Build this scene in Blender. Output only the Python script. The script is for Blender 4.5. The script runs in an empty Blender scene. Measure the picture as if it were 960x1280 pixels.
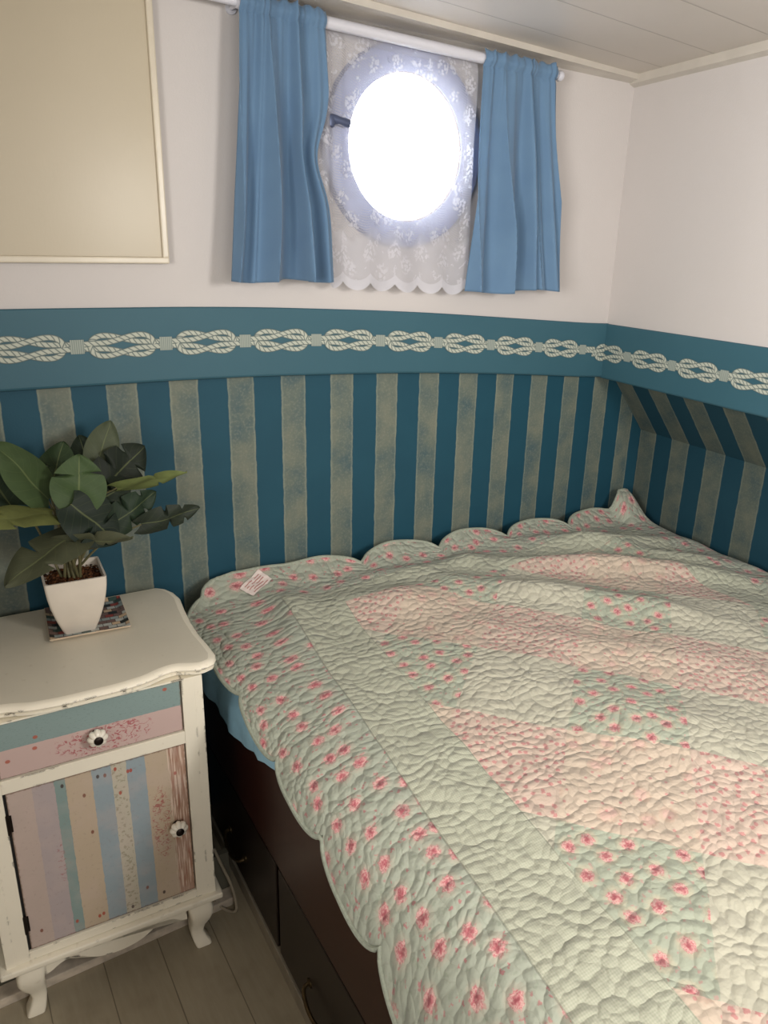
import bpy, bmesh, math, random
import numpy as np
from mathutils import Vector, Matrix, noise as mnoise
random.seed(7)
scene = bpy.context.scene
COL = scene.collection
PI = math.pi
R = math.radians

# ------------------------------------------------------------------ materials
def lin(c):
    out = []
    for v in c:
        v = v / 255.0
        out.append(v / 12.92 if v <= 0.04045 else ((v + 0.055) / 1.055) ** 2.4)
    return (*out, 1.0)

class NT:
    def __init__(s, name):
        s.m = bpy.data.materials.new(name); s.m.use_nodes = True
        s.t = s.m.node_tree; s.t.nodes.clear()
        s.out = s.t.nodes.new('ShaderNodeOutputMaterial')
    def n(s, typ, **kw):
        nd = s.t.nodes.new(typ)
        for k, v in kw.items(): setattr(nd, k, v)
        return nd
    def set(s, sock, v):
        if v is None: return
        if isinstance(v, bpy.types.NodeSocket): s.t.links.new(v, sock)
        else:
            try: sock.default_value = v
            except Exception:
                sock.default_value = (v, v, v) if not hasattr(v, '__len__') else tuple(v)[:len(sock.default_value)]
    def math(s, op, a, b=None, c=None, clamp=False):
        nd = s.n('ShaderNodeMath', operation=op); nd.use_clamp = clamp
        s.set(nd.inputs[0], a); s.set(nd.inputs[1], b); s.set(nd.inputs[2], c)
        return nd.outputs[0]
    def add(s, a, b): return s.math('ADD', a, b)
    def sub(s, a, b): return s.math('SUBTRACT', a, b)
    def mul(s, a, b): return s.math('MULTIPLY', a, b)
    def gt(s, a, b): return s.math('GREATER_THAN', a, b)
    def lt(s, a, b): return s.math('LESS_THAN', a, b)
    def frac(s, a): return s.math('FRACT', a)
    def ss(s, v, a, b, o0=0.0, o1=1.0):
        nd = s.n('ShaderNodeMapRange', interpolation_type='SMOOTHSTEP')
        s.set(nd.inputs['Value'], v); nd.inputs['From Min'].default_value = a; nd.inputs['From Max'].default_value = b
        nd.inputs['To Min'].default_value = o0; nd.inputs['To Max'].default_value = o1
        return nd.outputs[0]
    def mix(s, f, a, b, mode='MIX'):
        nd = s.n('ShaderNodeMix', data_type='RGBA', blend_type=mode)
        s.set(nd.inputs[0], f); s.set(nd.inputs[6], a); s.set(nd.inputs[7], b)
        return nd.outputs[2]
    def coord(s, kind='Object'): return s.n('ShaderNodeTexCoord').outputs[kind]
    def uv(s, name='UVMap'):
        nd = s.n('ShaderNodeUVMap'); nd.uv_map = name; return nd.outputs[0]
    def sep(s, v):
        nd = s.n('ShaderNodeSeparateXYZ'); s.set(nd.inputs[0], v); return nd.outputs
    def comb(s, x, y, z=0.0):
        nd = s.n('ShaderNodeCombineXYZ'); s.set(nd.inputs[0], x); s.set(nd.inputs[1], y); s.set(nd.inputs[2], z); return nd.outputs[0]
    def vscale(s, v, k):
        nd = s.n('ShaderNodeVectorMath', operation='MULTIPLY'); s.set(nd.inputs[0], v); nd.inputs[1].default_value = k if hasattr(k, '__len__') else (k, k, k)
        return nd.outputs[0]
    def vadd(s, a, b):
        nd = s.n('ShaderNodeVectorMath', operation='ADD'); s.set(nd.inputs[0], a); s.set(nd.inputs[1], b); return nd.outputs[0]
    def noise(s, v, scale, detail=2.0, rough=0.5, out='Fac', dist=0.0):
        nd = s.n('ShaderNodeTexNoise'); s.set(nd.inputs['Vector'], v); s.set(nd.inputs['Scale'], scale)
        nd.inputs['Detail'].default_value = detail; nd.inputs['Roughness'].default_value = rough; nd.inputs['Distortion'].default_value = dist
        return nd.outputs[out]
    def vor(s, v, scale, feature='F1', rnd=1.0, out='Distance', smooth=None, dim='2D'):
        nd = s.n('ShaderNodeTexVoronoi', feature=feature, voronoi_dimensions=dim); s.set(nd.inputs['Vector'], v); nd.inputs['Scale'].default_value = scale
        nd.inputs['Randomness'].default_value = rnd
        if smooth is not None: nd.inputs['Smoothness'].default_value = smooth
        return nd.outputs[out]
    def warp(s, v, scale, amt, detail=1.0):
        nz = s.noise(v, scale, detail, out='Color')
        nd = s.n('ShaderNodeVectorMath', operation='SUBTRACT'); s.set(nd.inputs[0], nz); nd.inputs[1].default_value = (.5, .5, .5)
        return s.vadd(v, s.vscale(nd.outputs[0], amt))
    def ramp(s, f, stops, interp='LINEAR'):
        nd = s.n('ShaderNodeValToRGB'); cr = nd.color_ramp; cr.interpolation = interp
        while len(cr.elements) < len(stops): cr.elements.new(0.5)
        for e, (p, c) in zip(cr.elements, stops): e.position = p; e.color = c
        s.set(nd.inputs[0], f); return nd.outputs[0]
    def bump(s, h, strength=0.3, dist=0.01, normal=None):
        nd = s.n('ShaderNodeBump'); s.set(nd.inputs['Height'], h); nd.inputs['Strength'].default_value = strength; nd.inputs['Distance'].default_value = dist
        if normal is not None: s.set(nd.inputs['Normal'], normal)
        return nd.outputs[0]
    def bsdf(s, color, rough=0.5, normal=None, spec=0.5, metal=0.0, sheen=0.0, **kw):
        b = s.n('ShaderNodeBsdfPrincipled'); s.set(b.inputs['Base Color'], color); s.set(b.inputs['Roughness'], rough)
        b.inputs['Specular IOR Level'].default_value = spec; b.inputs['Metallic'].default_value = metal
        if sheen: b.inputs['Sheen Weight'].default_value = sheen
        if normal is not None: s.set(b.inputs['Normal'], normal)
        for k, v in kw.items(): s.set(b.inputs[k], v)
        return b.outputs[0]
    def done(s, shader):
        s.t.links.new(shader, s.out.inputs['Surface']); return s.m

def simple(name, rgb, rough=0.5, metal=0.0, spec=0.5, nscale=0, namt=0.12, bscale=0, bst=0.1, bdist=0.002):
    t = NT(name); c = lin(rgb); v = t.coord('Object'); nrm = None
    if nscale:
        nz = t.noise(v, nscale, 3)
        c = t.mix(t.ss(nz, .3, .7), tuple(x * (1 - namt) for x in c[:3]) + (1,), tuple(min(1, x * (1 + namt)) for x in c[:3]) + (1,))
    if bscale: nrm = t.bump(t.noise(v, bscale, 2), bst, bdist)
    return t.done(t.bsdf(c, rough, nrm, spec, metal))

def wear(t, v, base, amount=0.9, dark=(44, 34, 28)):
    """paint chipped along the edges (bevel normal differs from the true normal)"""
    bv = t.n('ShaderNodeBevel', samples=4); bv.inputs['Radius'].default_value = 0.006
    geo = t.n('ShaderNodeNewGeometry')
    d = t.n('ShaderNodeVectorMath', operation='DOT_PRODUCT'); t.set(d.inputs[0], bv.outputs[0]); t.set(d.inputs[1], geo.outputs['Normal'])
    edge = t.ss(d.outputs['Value'], .985, .9)
    chip = t.mul(t.ss(t.noise(v, 22, 3), .555, .61), t.ss(t.noise(v, 75, 2), .36, .48))
    return t.mix(t.mul(t.mul(edge, chip), amount), base, lin(dark))

def mat_plaster(name, rgb, bst=0.25):
    t = NT(name); v = t.coord('Object')
    c = t.mix(t.noise(v, 3.0, 3), lin([x * .97 for x in rgb]), lin(rgb))
    h = t.add(t.noise(v, 220, 2), t.mul(t.noise(v, 40, 2), .6))
    return t.done(t.bsdf(c, .55, t.bump(h, bst, .0012), .35))

def mat_stripes(name, period, phase, duty, use_uv, tone=1.0):
    t = NT(name)
    if use_uv: v = t.uv(); o = t.sep(v); x = o[0]
    else: v = t.coord('Object'); o = t.sep(v); x = o[0]
    wob = t.mul(t.sub(t.noise(v, 38, 3), .5), .006)
    f = t.frac(t.math('DIVIDE', t.add(t.sub(x, phase), wob), period))
    e = .018
    light = t.mul(t.ss(f, 0.0, e), t.ss(f, duty, duty - e))
    rim = t.mul(light, t.sub(1.0, t.mul(t.ss(f, .02, .06), t.ss(f, duty - .02, duty - .06))))
    mott = t.noise(v, 13, 4, .6)
    lc = t.ramp(mott, [(.30, lin((74, 94, 99))), (.48, lin((96, 107, 102))), (.68, lin((114, 119, 108)))])
    lc = t.mix(t.mul(t.ss(t.noise(v, 170, 2), .45, .75), .40), lc, lin((132, 136, 124)))
    lc = t.mix(t.mul(rim, .25), lc, lin((160, 166, 150)))
    dc = t.mix(t.noise(v, 8, 3), lin((26, 68, 86)), lin((33, 79, 97)))
    dc = t.mix(t.mul(t.noise(v, 300, 1), .25), dc, lin((20, 64, 86)))
    c = t.mix(light, dc, lc)
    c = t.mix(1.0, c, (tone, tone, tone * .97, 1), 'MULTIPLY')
    h = t.add(t.noise(v, 320, 2), t.mul(light, .5))
    return t.done(t.bsdf(c, .62, t.bump(h, .18, .0012), .3))

M = {}
M['wall_white'] = mat_plaster('white_wall_paper', (194, 189, 187))
M['wall_plain'] = mat_plaster('plain_wall', (205, 196, 184))
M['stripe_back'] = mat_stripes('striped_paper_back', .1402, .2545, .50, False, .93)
M['stripe_right_shaded'] = mat_stripes('striped_paper_right_shaded', .149, .0, .53, True, .66)  # same paper as the back wall, this wall's shade put into its tone
def mat_band():
    t = NT('border_blue'); v = t.coord('Object')
    c = t.mix(t.noise(v, 5, 4), lin((50, 85, 97)), lin((59, 95, 106)))
    c = t.mix(t.mul(t.noise(v, 260, 2), .3), c, lin((44, 92, 116)))
    return t.done(t.bsdf(c, .55, t.bump(t.noise(v, 320, 2), .1, .001), .35))
M['band'] = mat_band()
def mat_rope():
    t = NT('printed_rope'); o = t.sep(t.uv())
    # u = along the strand in metres, v = across 0..1
    ph = t.frac(t.add(t.mul(o[0], 78), t.mul(o[1], 1.0)))
    d = t.ss(t.math('ABSOLUTE', t.sub(ph, .5)), .26, .5)
    edge = t.ss(t.math('ABSOLUTE', t.sub(o[1], .5)), .25, .46)
    c = t.mix(t.math('MAXIMUM', t.mul(d, .85), t.mul(edge, .9)), lin((176, 180, 168)), lin((64, 84, 88)))
    return t.done(t.bsdf(c, .6, None, .2))
M['rope'] = mat_rope()
def mat_whip():
    t = NT('printed_whipping'); o = t.sep(t.uv())
    ph = t.frac(t.mul(o[0], 230)); d = t.ss(t.math('ABSOLUTE', t.sub(ph, .5)), .25, .5)
    c = t.mix(t.mul(d, .7), lin((150, 158, 150)), lin((72, 92, 94)))
    return t.done(t.bsdf(c, .6, None, .2))
M['whip'] = mat_whip()
def mat_ceiling():
    t = NT('ceiling_boards'); v = t.coord('Object'); o = t.sep(v)
    y = t.sub(o[1], t.mul(o[0], .096))
    f = t.frac(t.math('DIVIDE', t.sub(y, 1.413), .176))
    g = t.ss(t.math('ABSOLUTE', t.sub(f, .5)), .483, .497)
    c = t.mix(t.noise(v, 4, 3), lin((188, 181, 172)), lin((198, 191, 183)))
    c = t.mix(t.mul(g, .55), c, lin((120, 112, 104)))
    return t.done(t.bsdf(c, .38, t.bump(t.sub(t.mul(t.noise(v, 60, 2), .06), g), .35, .003), .5))
M['ceiling'] = mat_ceiling()
M['trim'] = simple('white_gloss_trim', (186, 180, 171), .35, nscale=12, namt=.05)
def mat_floor():
    t = NT('painted_floor_boards'); v = t.coord('Object'); o = t.sep(v)
    f = t.frac(t.math('DIVIDE', t.sub(o[0], t.mul(t.sub(o[1], 1.3), .03)), .118))
    f = t.frac(t.add(f, .41))
    g = t.ss(t.math('ABSOLUTE', t.sub(f, .5)), .485, .497)
    vs = t.vscale(v, (14, 1.6, 1))
    gr = t.noise(vs, 6, 4, .6)
    c = t.mix(gr, lin((146, 136, 115)), lin((170, 160, 139)))
    c = t.mix(t.mul(t.ss(t.noise(v, 9, 3), .5, .75), .25), c, lin((96, 84, 66)))
    c = t.mix(t.mul(g, .55), c, lin((62, 52, 40)))
    return t.done(t.bsdf(c, .5, t.bump(t.sub(t.mul(gr, .2), g), .3, .003), .4))
M['floor'] = mat_floor()
M['strip'] = simple('worn_white_strip', (196, 184, 168), .6, nscale=30, namt=.2)
M['dim_board'] = simple('dim_olive_board', (92, 90, 78), .7, nscale=10)
M['gap_shade'] = simple('gap_shade', (16, 14, 12), .8)

def mat_panel():
    t = NT('glossy_cream_panel'); v = t.coord('Object')
    c = t.mix(t.noise(v, 5, 3), lin((176, 166, 146)), lin((183, 173, 153)))
    h = t.add(t.noise(t.vscale(v, (1, 1, .25)), 260, 2), t.noise(t.vscale(v, (.25, 1, 1)), 260, 2))
    return t.done(t.bsdf(c, .30, t.bump(h, .08, .0008), .25))
M['panel'] = mat_panel()
M['panel_frame'] = simple('cream_frame', (196, 187, 169), .3, nscale=20, namt=.04)

def mat_curtain():
    t = NT('blue_curtain_cloth'); v = t.coord('Object')
    c = t.mix(t.noise(v, 14, 3), lin((98, 128, 160)), lin((112, 143, 172)))
    h = t.add(t.noise(t.vscale(v, (1, 1, .15)), 900, 1), t.noise(t.vscale(v, (.15, 1, 1)), 900, 1))
    nr = t.bump(h, .12, .0006)
    a = t.bsdf(c, .8, nr, .2, 0, .25)
    tr = t.n('ShaderNodeBsdfTranslucent'); t.set(tr.inputs[0], t.mix(.0, lin((160, 190, 216)), c)); 
    mx = t.n('ShaderNodeMixShader'); mx.inputs[0].default_value = .30
    t.t.links.new(a, mx.inputs[1]); t.t.links.new(tr.outputs[0], mx.inputs[2])
    return t.done(mx.outputs[0])
M['curtain'] = mat_curtain()

def mat_lace():
    t = NT('white_lace'); uvv = t.uv(); o = t.sep(uvv)     # metres, u 0..0.44, v 0 (top)..0.52
    w = t.warp(uvv, 14, .02)
    # net: fine slanted mesh
    a = t.math('ABSOLUTE', t.sub(t.frac(t.mul(t.add(o[0], t.mul(o[1], .6)), 240)), .5))
    b = t.math('ABSOLUTE', t.sub(t.frac(t.mul(t.sub(o[1], t.mul(o[0], .4)), 190)), .5))
    net = t.math('MAXIMUM', t.gt(a, .36), t.gt(b, .34))
    # flower sprays
    d = t.vor(t.warp(uvv, 60, .010), 17, rnd=.9)
    pet = t.vor(t.warp(uvv, 140, .006), 120)
    spray = t.mul(t.ss(d, .40, .22), t.ss(pet, .50, .36))
    leaf = t.mul(t.ss(t.noise(uvv, 34, 3), .60, .64), t.gt(t.noise(uvv, 170, 2), .45))
    flower = t.mul(t.math('MAXIMUM', spray, leaf), .8)
    # denser cloth toward the hem and in the gathered sides
    solid = t.ss(t.add(o[1], t.mul(t.noise(uvv, 16, 2), .06)), .40, .455)
    side = t.math('MAXIMUM', t.ss(o[0], .060, .03), t.ss(o[0], .395, .43))
    hem = t.ss(o[1], .492, .500)
    top = t.ss(o[1], .05, .02)
    al = t.add(.20, t.mul(net, .26))
    al = t.math('MAXIMUM', al, t.mul(flower, .82))
    al = t.math('MAXIMUM', al, t.mul(solid, t.add(.62, t.mul(flower, .3))))
    al = t.math('MAXIMUM', al, t.mul(side, t.add(.40, t.mul(flower, .5))))
    al = t.math('MAXIMUM', al, t.math('MAXIMUM', t.mul(top, .5), t.mul(hem, .9)))
    col = lin((216, 216, 224))
    df = t.n('ShaderNodeBsdfDiffuse'); t.set(df.inputs[0], col)
    tr = t.n('ShaderNodeBsdfTranslucent'); t.set(tr.inputs[0], col)
    m1 = t.n('ShaderNodeMixShader'); m1.inputs[0].default_value = .38
    t.t.links.new(df.outputs[0], m1.inputs[1]); t.t.links.new(tr.outputs[0], m1.inputs[2])
    tp = t.n('ShaderNodeBsdfTransparent')
    m2 = t.n('ShaderNodeMixShader'); t.set(m2.inputs[0], al)
    t.t.links.new(tp.outputs[0], m2.inputs[1]); t.t.links.new(m1.outputs[0], m2.inputs[2])
    return t.done(m2.outputs[0])
M['lace'] = mat_lace()
M['rod'] = simple('white_rod', (196, 196, 204), .3)
M['ring'] = simple('porthole_ring_glare_tint', (138, 148, 182), .4, nscale=20, namt=.06)  # bluish cast beside the window glare is put into the ring's colour
M['tube'] = simple('porthole_reveal', (150, 128, 108), .45, nscale=20, namt=.08)
M['latch'] = simple('dark_latch', (78, 88, 116), .4, .4)
def mat_glass():
    t = NT('porthole_glass'); tp = t.n('ShaderNodeBsdfTransparent'); gl = t.n('ShaderNodeBsdfGlossy'); gl.inputs['Roughness'].default_value = .05
    mx = t.n('ShaderNodeMixShader'); mx.inputs[0].default_value = .05
    t.t.links.new(tp.outputs[0], mx.inputs[1]); t.t.links.new(gl.outputs[0], mx.inputs[2]); return t.done(mx.outputs[0])
M['glass'] = mat_glass()

def mat_cream(name, rgb, rough=.42, amount=1.0):
    t = NT(name); v = t.coord('Object')
    c = t.mix(t.noise(v, 12, 3), lin([x * .96 for x in rgb]), lin(rgb))
    c = t.mix(t.mul(t.ss(t.noise(v, 60, 3), .62, .75), .15), c, lin((150, 132, 104)))
    return t.done(t.bsdf(wear(t, v, c, amount), rough, t.bump(t.noise(v, 90, 2), .06, .001), .45))
M['cream'] = mat_cream('distressed_cream_paint', (238, 231, 213))
M['cream_top'] = mat_cream('cream_top_paint', (214, 207, 190), .36)

def mat_door():
    t = NT('painted_plank_door'); uvv = t.uv(); o = t.sep(uvv)   # u,v 0..1
    mv = t.vscale(uvv, (.333, .372, 1))
    u = t.add(o[0], t.mul(t.sub(t.noise(t.vscale(uvv, (3, 9, 1)), 3, 3), .5), .012))
    P, LV, TE, CR, BL, WF, SA = [lin(c) for c in ((184, 167, 158), (172, 160, 160), (130, 150, 147), (186, 169, 147), (146, 160, 167), (188, 182, 165), (170, 136, 116))]
    c = t.ramp(u, [(0, P), (.13, LV), (.25, TE), (.305, CR), (.45, BL), (.56, WF), (.645, BL), (.755, CR), (.90, SA)], 'CONSTANT')
    # salmon streaks on the last plank
    st = t.noise(t.vscale(mv, (1, .06, 1)), 260, 2)
    c = t.mix(t.mul(t.gt(o[0], .89), t.ss(st, .5, .62)), c, lin((216, 194, 176)))
    c = t.mix(t.mul(t.mul(t.gt(o[0], .89), t.ss(st, .42, .34)), .8), c, lin((150, 92, 70)))
    # leaf print on the white plank
    lf = t.mul(t.mul(t.ss(t.vor(t.warp(mv, 120, .010), 85, rnd=1.0), .40, .26), t.ss(t.noise(mv, 160, 2), .42, .55)), t.mul(t.gt(u, .565), t.lt(u, .64)))
    c = t.mix(t.mul(lf, .65), c, lin((140, 134, 112)))
    # red rose prints
    rz = t.warp(mv, 70, .012)
    loops = t.mul(t.ss(t.math('ABSOLUTE', t.sub(t.frac(t.mul(t.noise(rz, 48, 2), 7.0)), .5)), .24, .06), t.ss(t.noise(mv, 85, 2), .38, .55))
    bu = t.math('DIVIDE', t.sub(o[0], .83), .065); bv = t.math('DIVIDE', t.sub(o[1], .52), .26)
    blob = t.ss(t.add(t.add(t.mul(bu, bu), t.mul(bv, bv)), t.mul(t.sub(t.noise(mv, 60, 2), .5), 1.2)), 1.1, .7)
    c = t.mix(t.mul(t.mul(blob, loops), .75), c, lin((156, 60, 66)))
    bu2 = t.math('DIVIDE', t.sub(o[0], .235), .025); bv2 = t.math('DIVIDE', t.sub(o[1], .5), .14)
    blob2 = t.ss(t.add(t.mul(bu2, bu2), t.mul(bv2, bv2)), 1.1, .6)
    c = t.mix(t.mul(t.mul(blob2, loops), .6), c, lin((150, 78, 84)))
    # scattered nail marks and grime
    for k, (a, b, dk) in enumerate([(.485, .95, 1), (.525, .945, 0), (.585, .965, 2), (.655, .93, 2), (.672, .93, 2), (.29, .955, 1), (.40, .86, 0), (.60, .81, 2),
                                   (.27, .075, 2), (.40, .055, 2), (.425, .062, 2), (.80, .055, 1), (.60, .035, 1), (.70, .13, 0), (.93, .83, 2), (.07, .10, 0), (.42, .62, 0)]):
        du = t.math('DIVIDE', t.sub(o[0], a), .0095); dv = t.math('DIVIDE', t.sub(o[1], b), .013)
        dot = t.ss(t.add(t.mul(du, du), t.mul(dv, dv)), 1.2, .5)
        c = t.mix(t.mul(dot, .9), c, lin([(120, 66, 50), (52, 36, 34), (166, 70, 52)][dk]))
    c = t.mix(t.mul(t.ss(t.noise(mv, 110, 5, .75), .55, .70), .38), c, lin((138, 120, 110)))
    c = t.mix(t.mul(t.ss(t.noise(mv, 18, 3), .42, .66), .22), c, lin((196, 176, 168)))
    e = t.math('MINIMUM', t.math('MINIMUM', o[0], t.sub(1.0, o[0])), t.math('MINIMUM', o[1], t.sub(1.0, o[1])))
    c = t.mix(t.mul(t.ss(t.add(e, t.mul(t.noise(mv, 130, 3), .02)), .02, .012), .7), c, lin((110, 84, 64)))
    return t.done(t.bsdf(c, .5, t.bump(t.noise(t.vscale(mv, (1, .1, 1)), 300, 2), .1, .001), .35))
M['door'] = mat_door()
def mat_drawer():
    t = NT('painted_plank_drawer'); uvv = t.uv(); o = t.sep(uvv); mv = t.vscale(uvv, (.33, .12, 1))
    split = t.add(o[1], t.mul(t.sub(t.noise(t.vscale(uvv, (9, 1, 1)), 2, 3), .5), .03))
    top = t.gt(split, .515)
    c = t.mix(top, lin((192, 168, 162)), lin((132, 151, 149)))
    c = t.mix(t.mul(t.mul(top, t.ss(t.noise(t.vscale(mv, (1, 2.5, 1)), 160, 4, .7), .56, .66)), .4), c, lin((92, 108, 106)))
    rz = t.warp(mv, 70, .012)
    loops = t.mul(t.ss(t.math('ABSOLUTE', t.sub(t.frac(t.mul(t.noise(rz, 48, 2), 7.0)), .5)), .24, .06), t.ss(t.noise(mv, 85, 2), .38, .55))
    bu = t.math('DIVIDE', t.sub(o[0], .56), .30); bv = t.math('DIVIDE', t.sub(o[1], .27), .30)
    blob = t.ss(t.add(t.add(t.mul(bu, bu), t.mul(bv, bv)), t.mul(t.sub(t.noise(mv, 45, 2), .5), 1.3)), 1.0, .5)
    c = t.mix(t.mul(t.mul(t.mul(blob, loops), t.sub(1.0, top)), .8), c, lin((160, 62, 74)))
    for a, b in ((.91, .90), (.2, .62), (.19, .42), (.05, .30)):
        du = t.math('DIVIDE', t.sub(o[0], a), .014); dv = t.math('DIVIDE', t.sub(o[1], b), .035)
        c = t.mix(t.mul(t.ss(t.add(t.mul(du, du), t.mul(dv, dv)), 1.2, .5), .85), c, lin((168, 84, 66)))
    e = t.math('MINIMUM', t.math('MINIMUM', o[0], t.sub(1.0, o[0])), t.mul(t.math('MINIMUM', o[1], t.sub(1.0, o[1])), .4))
    c = t.mix(t.mul(t.ss(t.add(e, t.mul(t.noise(mv, 130, 3), .016)), .016, .010), .65), c, lin((104, 82, 64)))
    return t.done(t.bsdf(c, .5, t.bump(t.noise(t.vscale(mv, (.1, 1, 1)), 300, 2), .1, .001), .35))
M['drawer'] = mat_drawer()
M['porcelain'] = simple('white_porcelain', (226, 220, 206), .15)
M['iron'] = simple('dark_iron', (38, 30, 26), .4, .7, nscale=80)
M['pot'] = simple('white_plastic_pot', (208, 199, 186), .4, nscale=20, namt=.03)
def mat_soil():
    t = NT('coir_soil'); v = t.coord('Object')
    n1 = t.vor(t.warp(v, 90, .02), 130, dim='3D'); c = t.ramp(n1, [(.1, lin((142, 96, 60))), (.5, lin((86, 52, 32))), (.9, lin((40, 24, 16)))])
    return t.done(t.bsdf(c, .9, t.bump(n1, .9, .006), .2))
M['soil'] = mat_soil()
def mat_leaf():
    t = NT('leaf'); o = t.sep(t.uv()); v = t.coord('Object')
    at_ = t.n('ShaderNodeVertexColor'); at_.layer_name = 'Tone'
    c = at_.outputs[0]
    c = t.mix(t.mul(t.noise(v, 45, 3), .5), c, lin((30, 40, 26)), 'MIX')
    mid = t.ss(t.math('ABSOLUTE', o[0]), .05, .015)
    rib = t.ss(t.math('ABSOLUTE', t.sub(t.frac(t.add(t.mul(o[1], 7), t.mul(t.math('ABSOLUTE', o[0]), -2.0))), .5)), .04, .0)
    c = t.mix(t.mul(t.math('MAXIMUM', mid, t.mul(rib, .35)), .35), c, lin((120, 128, 84)))
    geo = t.n('ShaderNodeNewGeometry')
    c = t.mix(t.mul(geo.outputs['Backfacing'], .45), c, lin((104, 108, 78)))
    return t.done(t.bsdf(c, .58, t.bump(t.mul(rib, -1), .15, .002), .22))
M['leaf'] = mat_leaf()
M['stem'] = simple('stem_green', (96, 92, 62), .6, nscale=60)
def mat_tray():
    t = NT('mosaic_tray'); o = t.sep(t.uv())
    u = t.mul(o[0], 9); vv = t.mul(o[1], 12)
    row = t.math('FLOOR', vv); uu = t.add(u, t.mul(row, .5))
    wn = t.n('ShaderNodeTexWhiteNoise', noise_dimensions='2D'); t.set(wn.inputs[0], t.comb(t.math('FLOOR', uu), row))
    c = t.ramp(wn.outputs[0], [(0, lin((40, 42, 40))), (.2, lin((180, 182, 176))), (.4, lin((120, 96, 88))), (.55, lin((150, 160, 158))), (.7, lin((64, 84, 78))), (.82, lin((196, 170, 140))), (.92, lin((150, 70, 60)))], 'CONSTANT')
    g = t.math('MAXIMUM', t.lt(t.frac(uu), .07), t.lt(t.frac(vv), .09))
    c = t.mix(g, c, lin((60, 50, 46)))
    return t.done(t.bsdf(c, .3, None, .5))
M['tray'] = mat_tray()
M['tray_rim'] = simple('cream_tray_rim', (202, 184, 160), .4, nscale=40)
def mat_mahog():
    t = NT('dark_mahogany'); v = t.coord('Object'); vs = t.vscale(v, (1, .15, 1))
    gr = t.noise(vs, 60, 4, .6)
    c = t.mix(gr, lin((38, 16, 11)), lin((54, 23, 16)))
    return t.done(t.bsdf(c, .34, t.bump(gr, .05, .001), .5))
M['mahog'] = mat_mahog()
M['mahog_dark'] = simple('dark_mahogany_drawer', (27, 16, 12), .36, nscale=30)
M['brass'] = simple('aged_brass', (92, 78, 56), .35, .9, nscale=60)
M['plinth'] = simple('painted_plinth', (150, 142, 128), .5, nscale=20)
M['sheet'] = simple('blue_sheet', (140, 182, 204), .85, nscale=30, namt=.08, bscale=600, bst=.1)
M['cord'] = simple('grey_cord', (150, 140, 122), .6)
M['tag'] = simple('tag_white', (216, 202, 196), .7)
M['tag_ink'] = simple('tag_ink', (176, 120, 116), .8)

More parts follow.
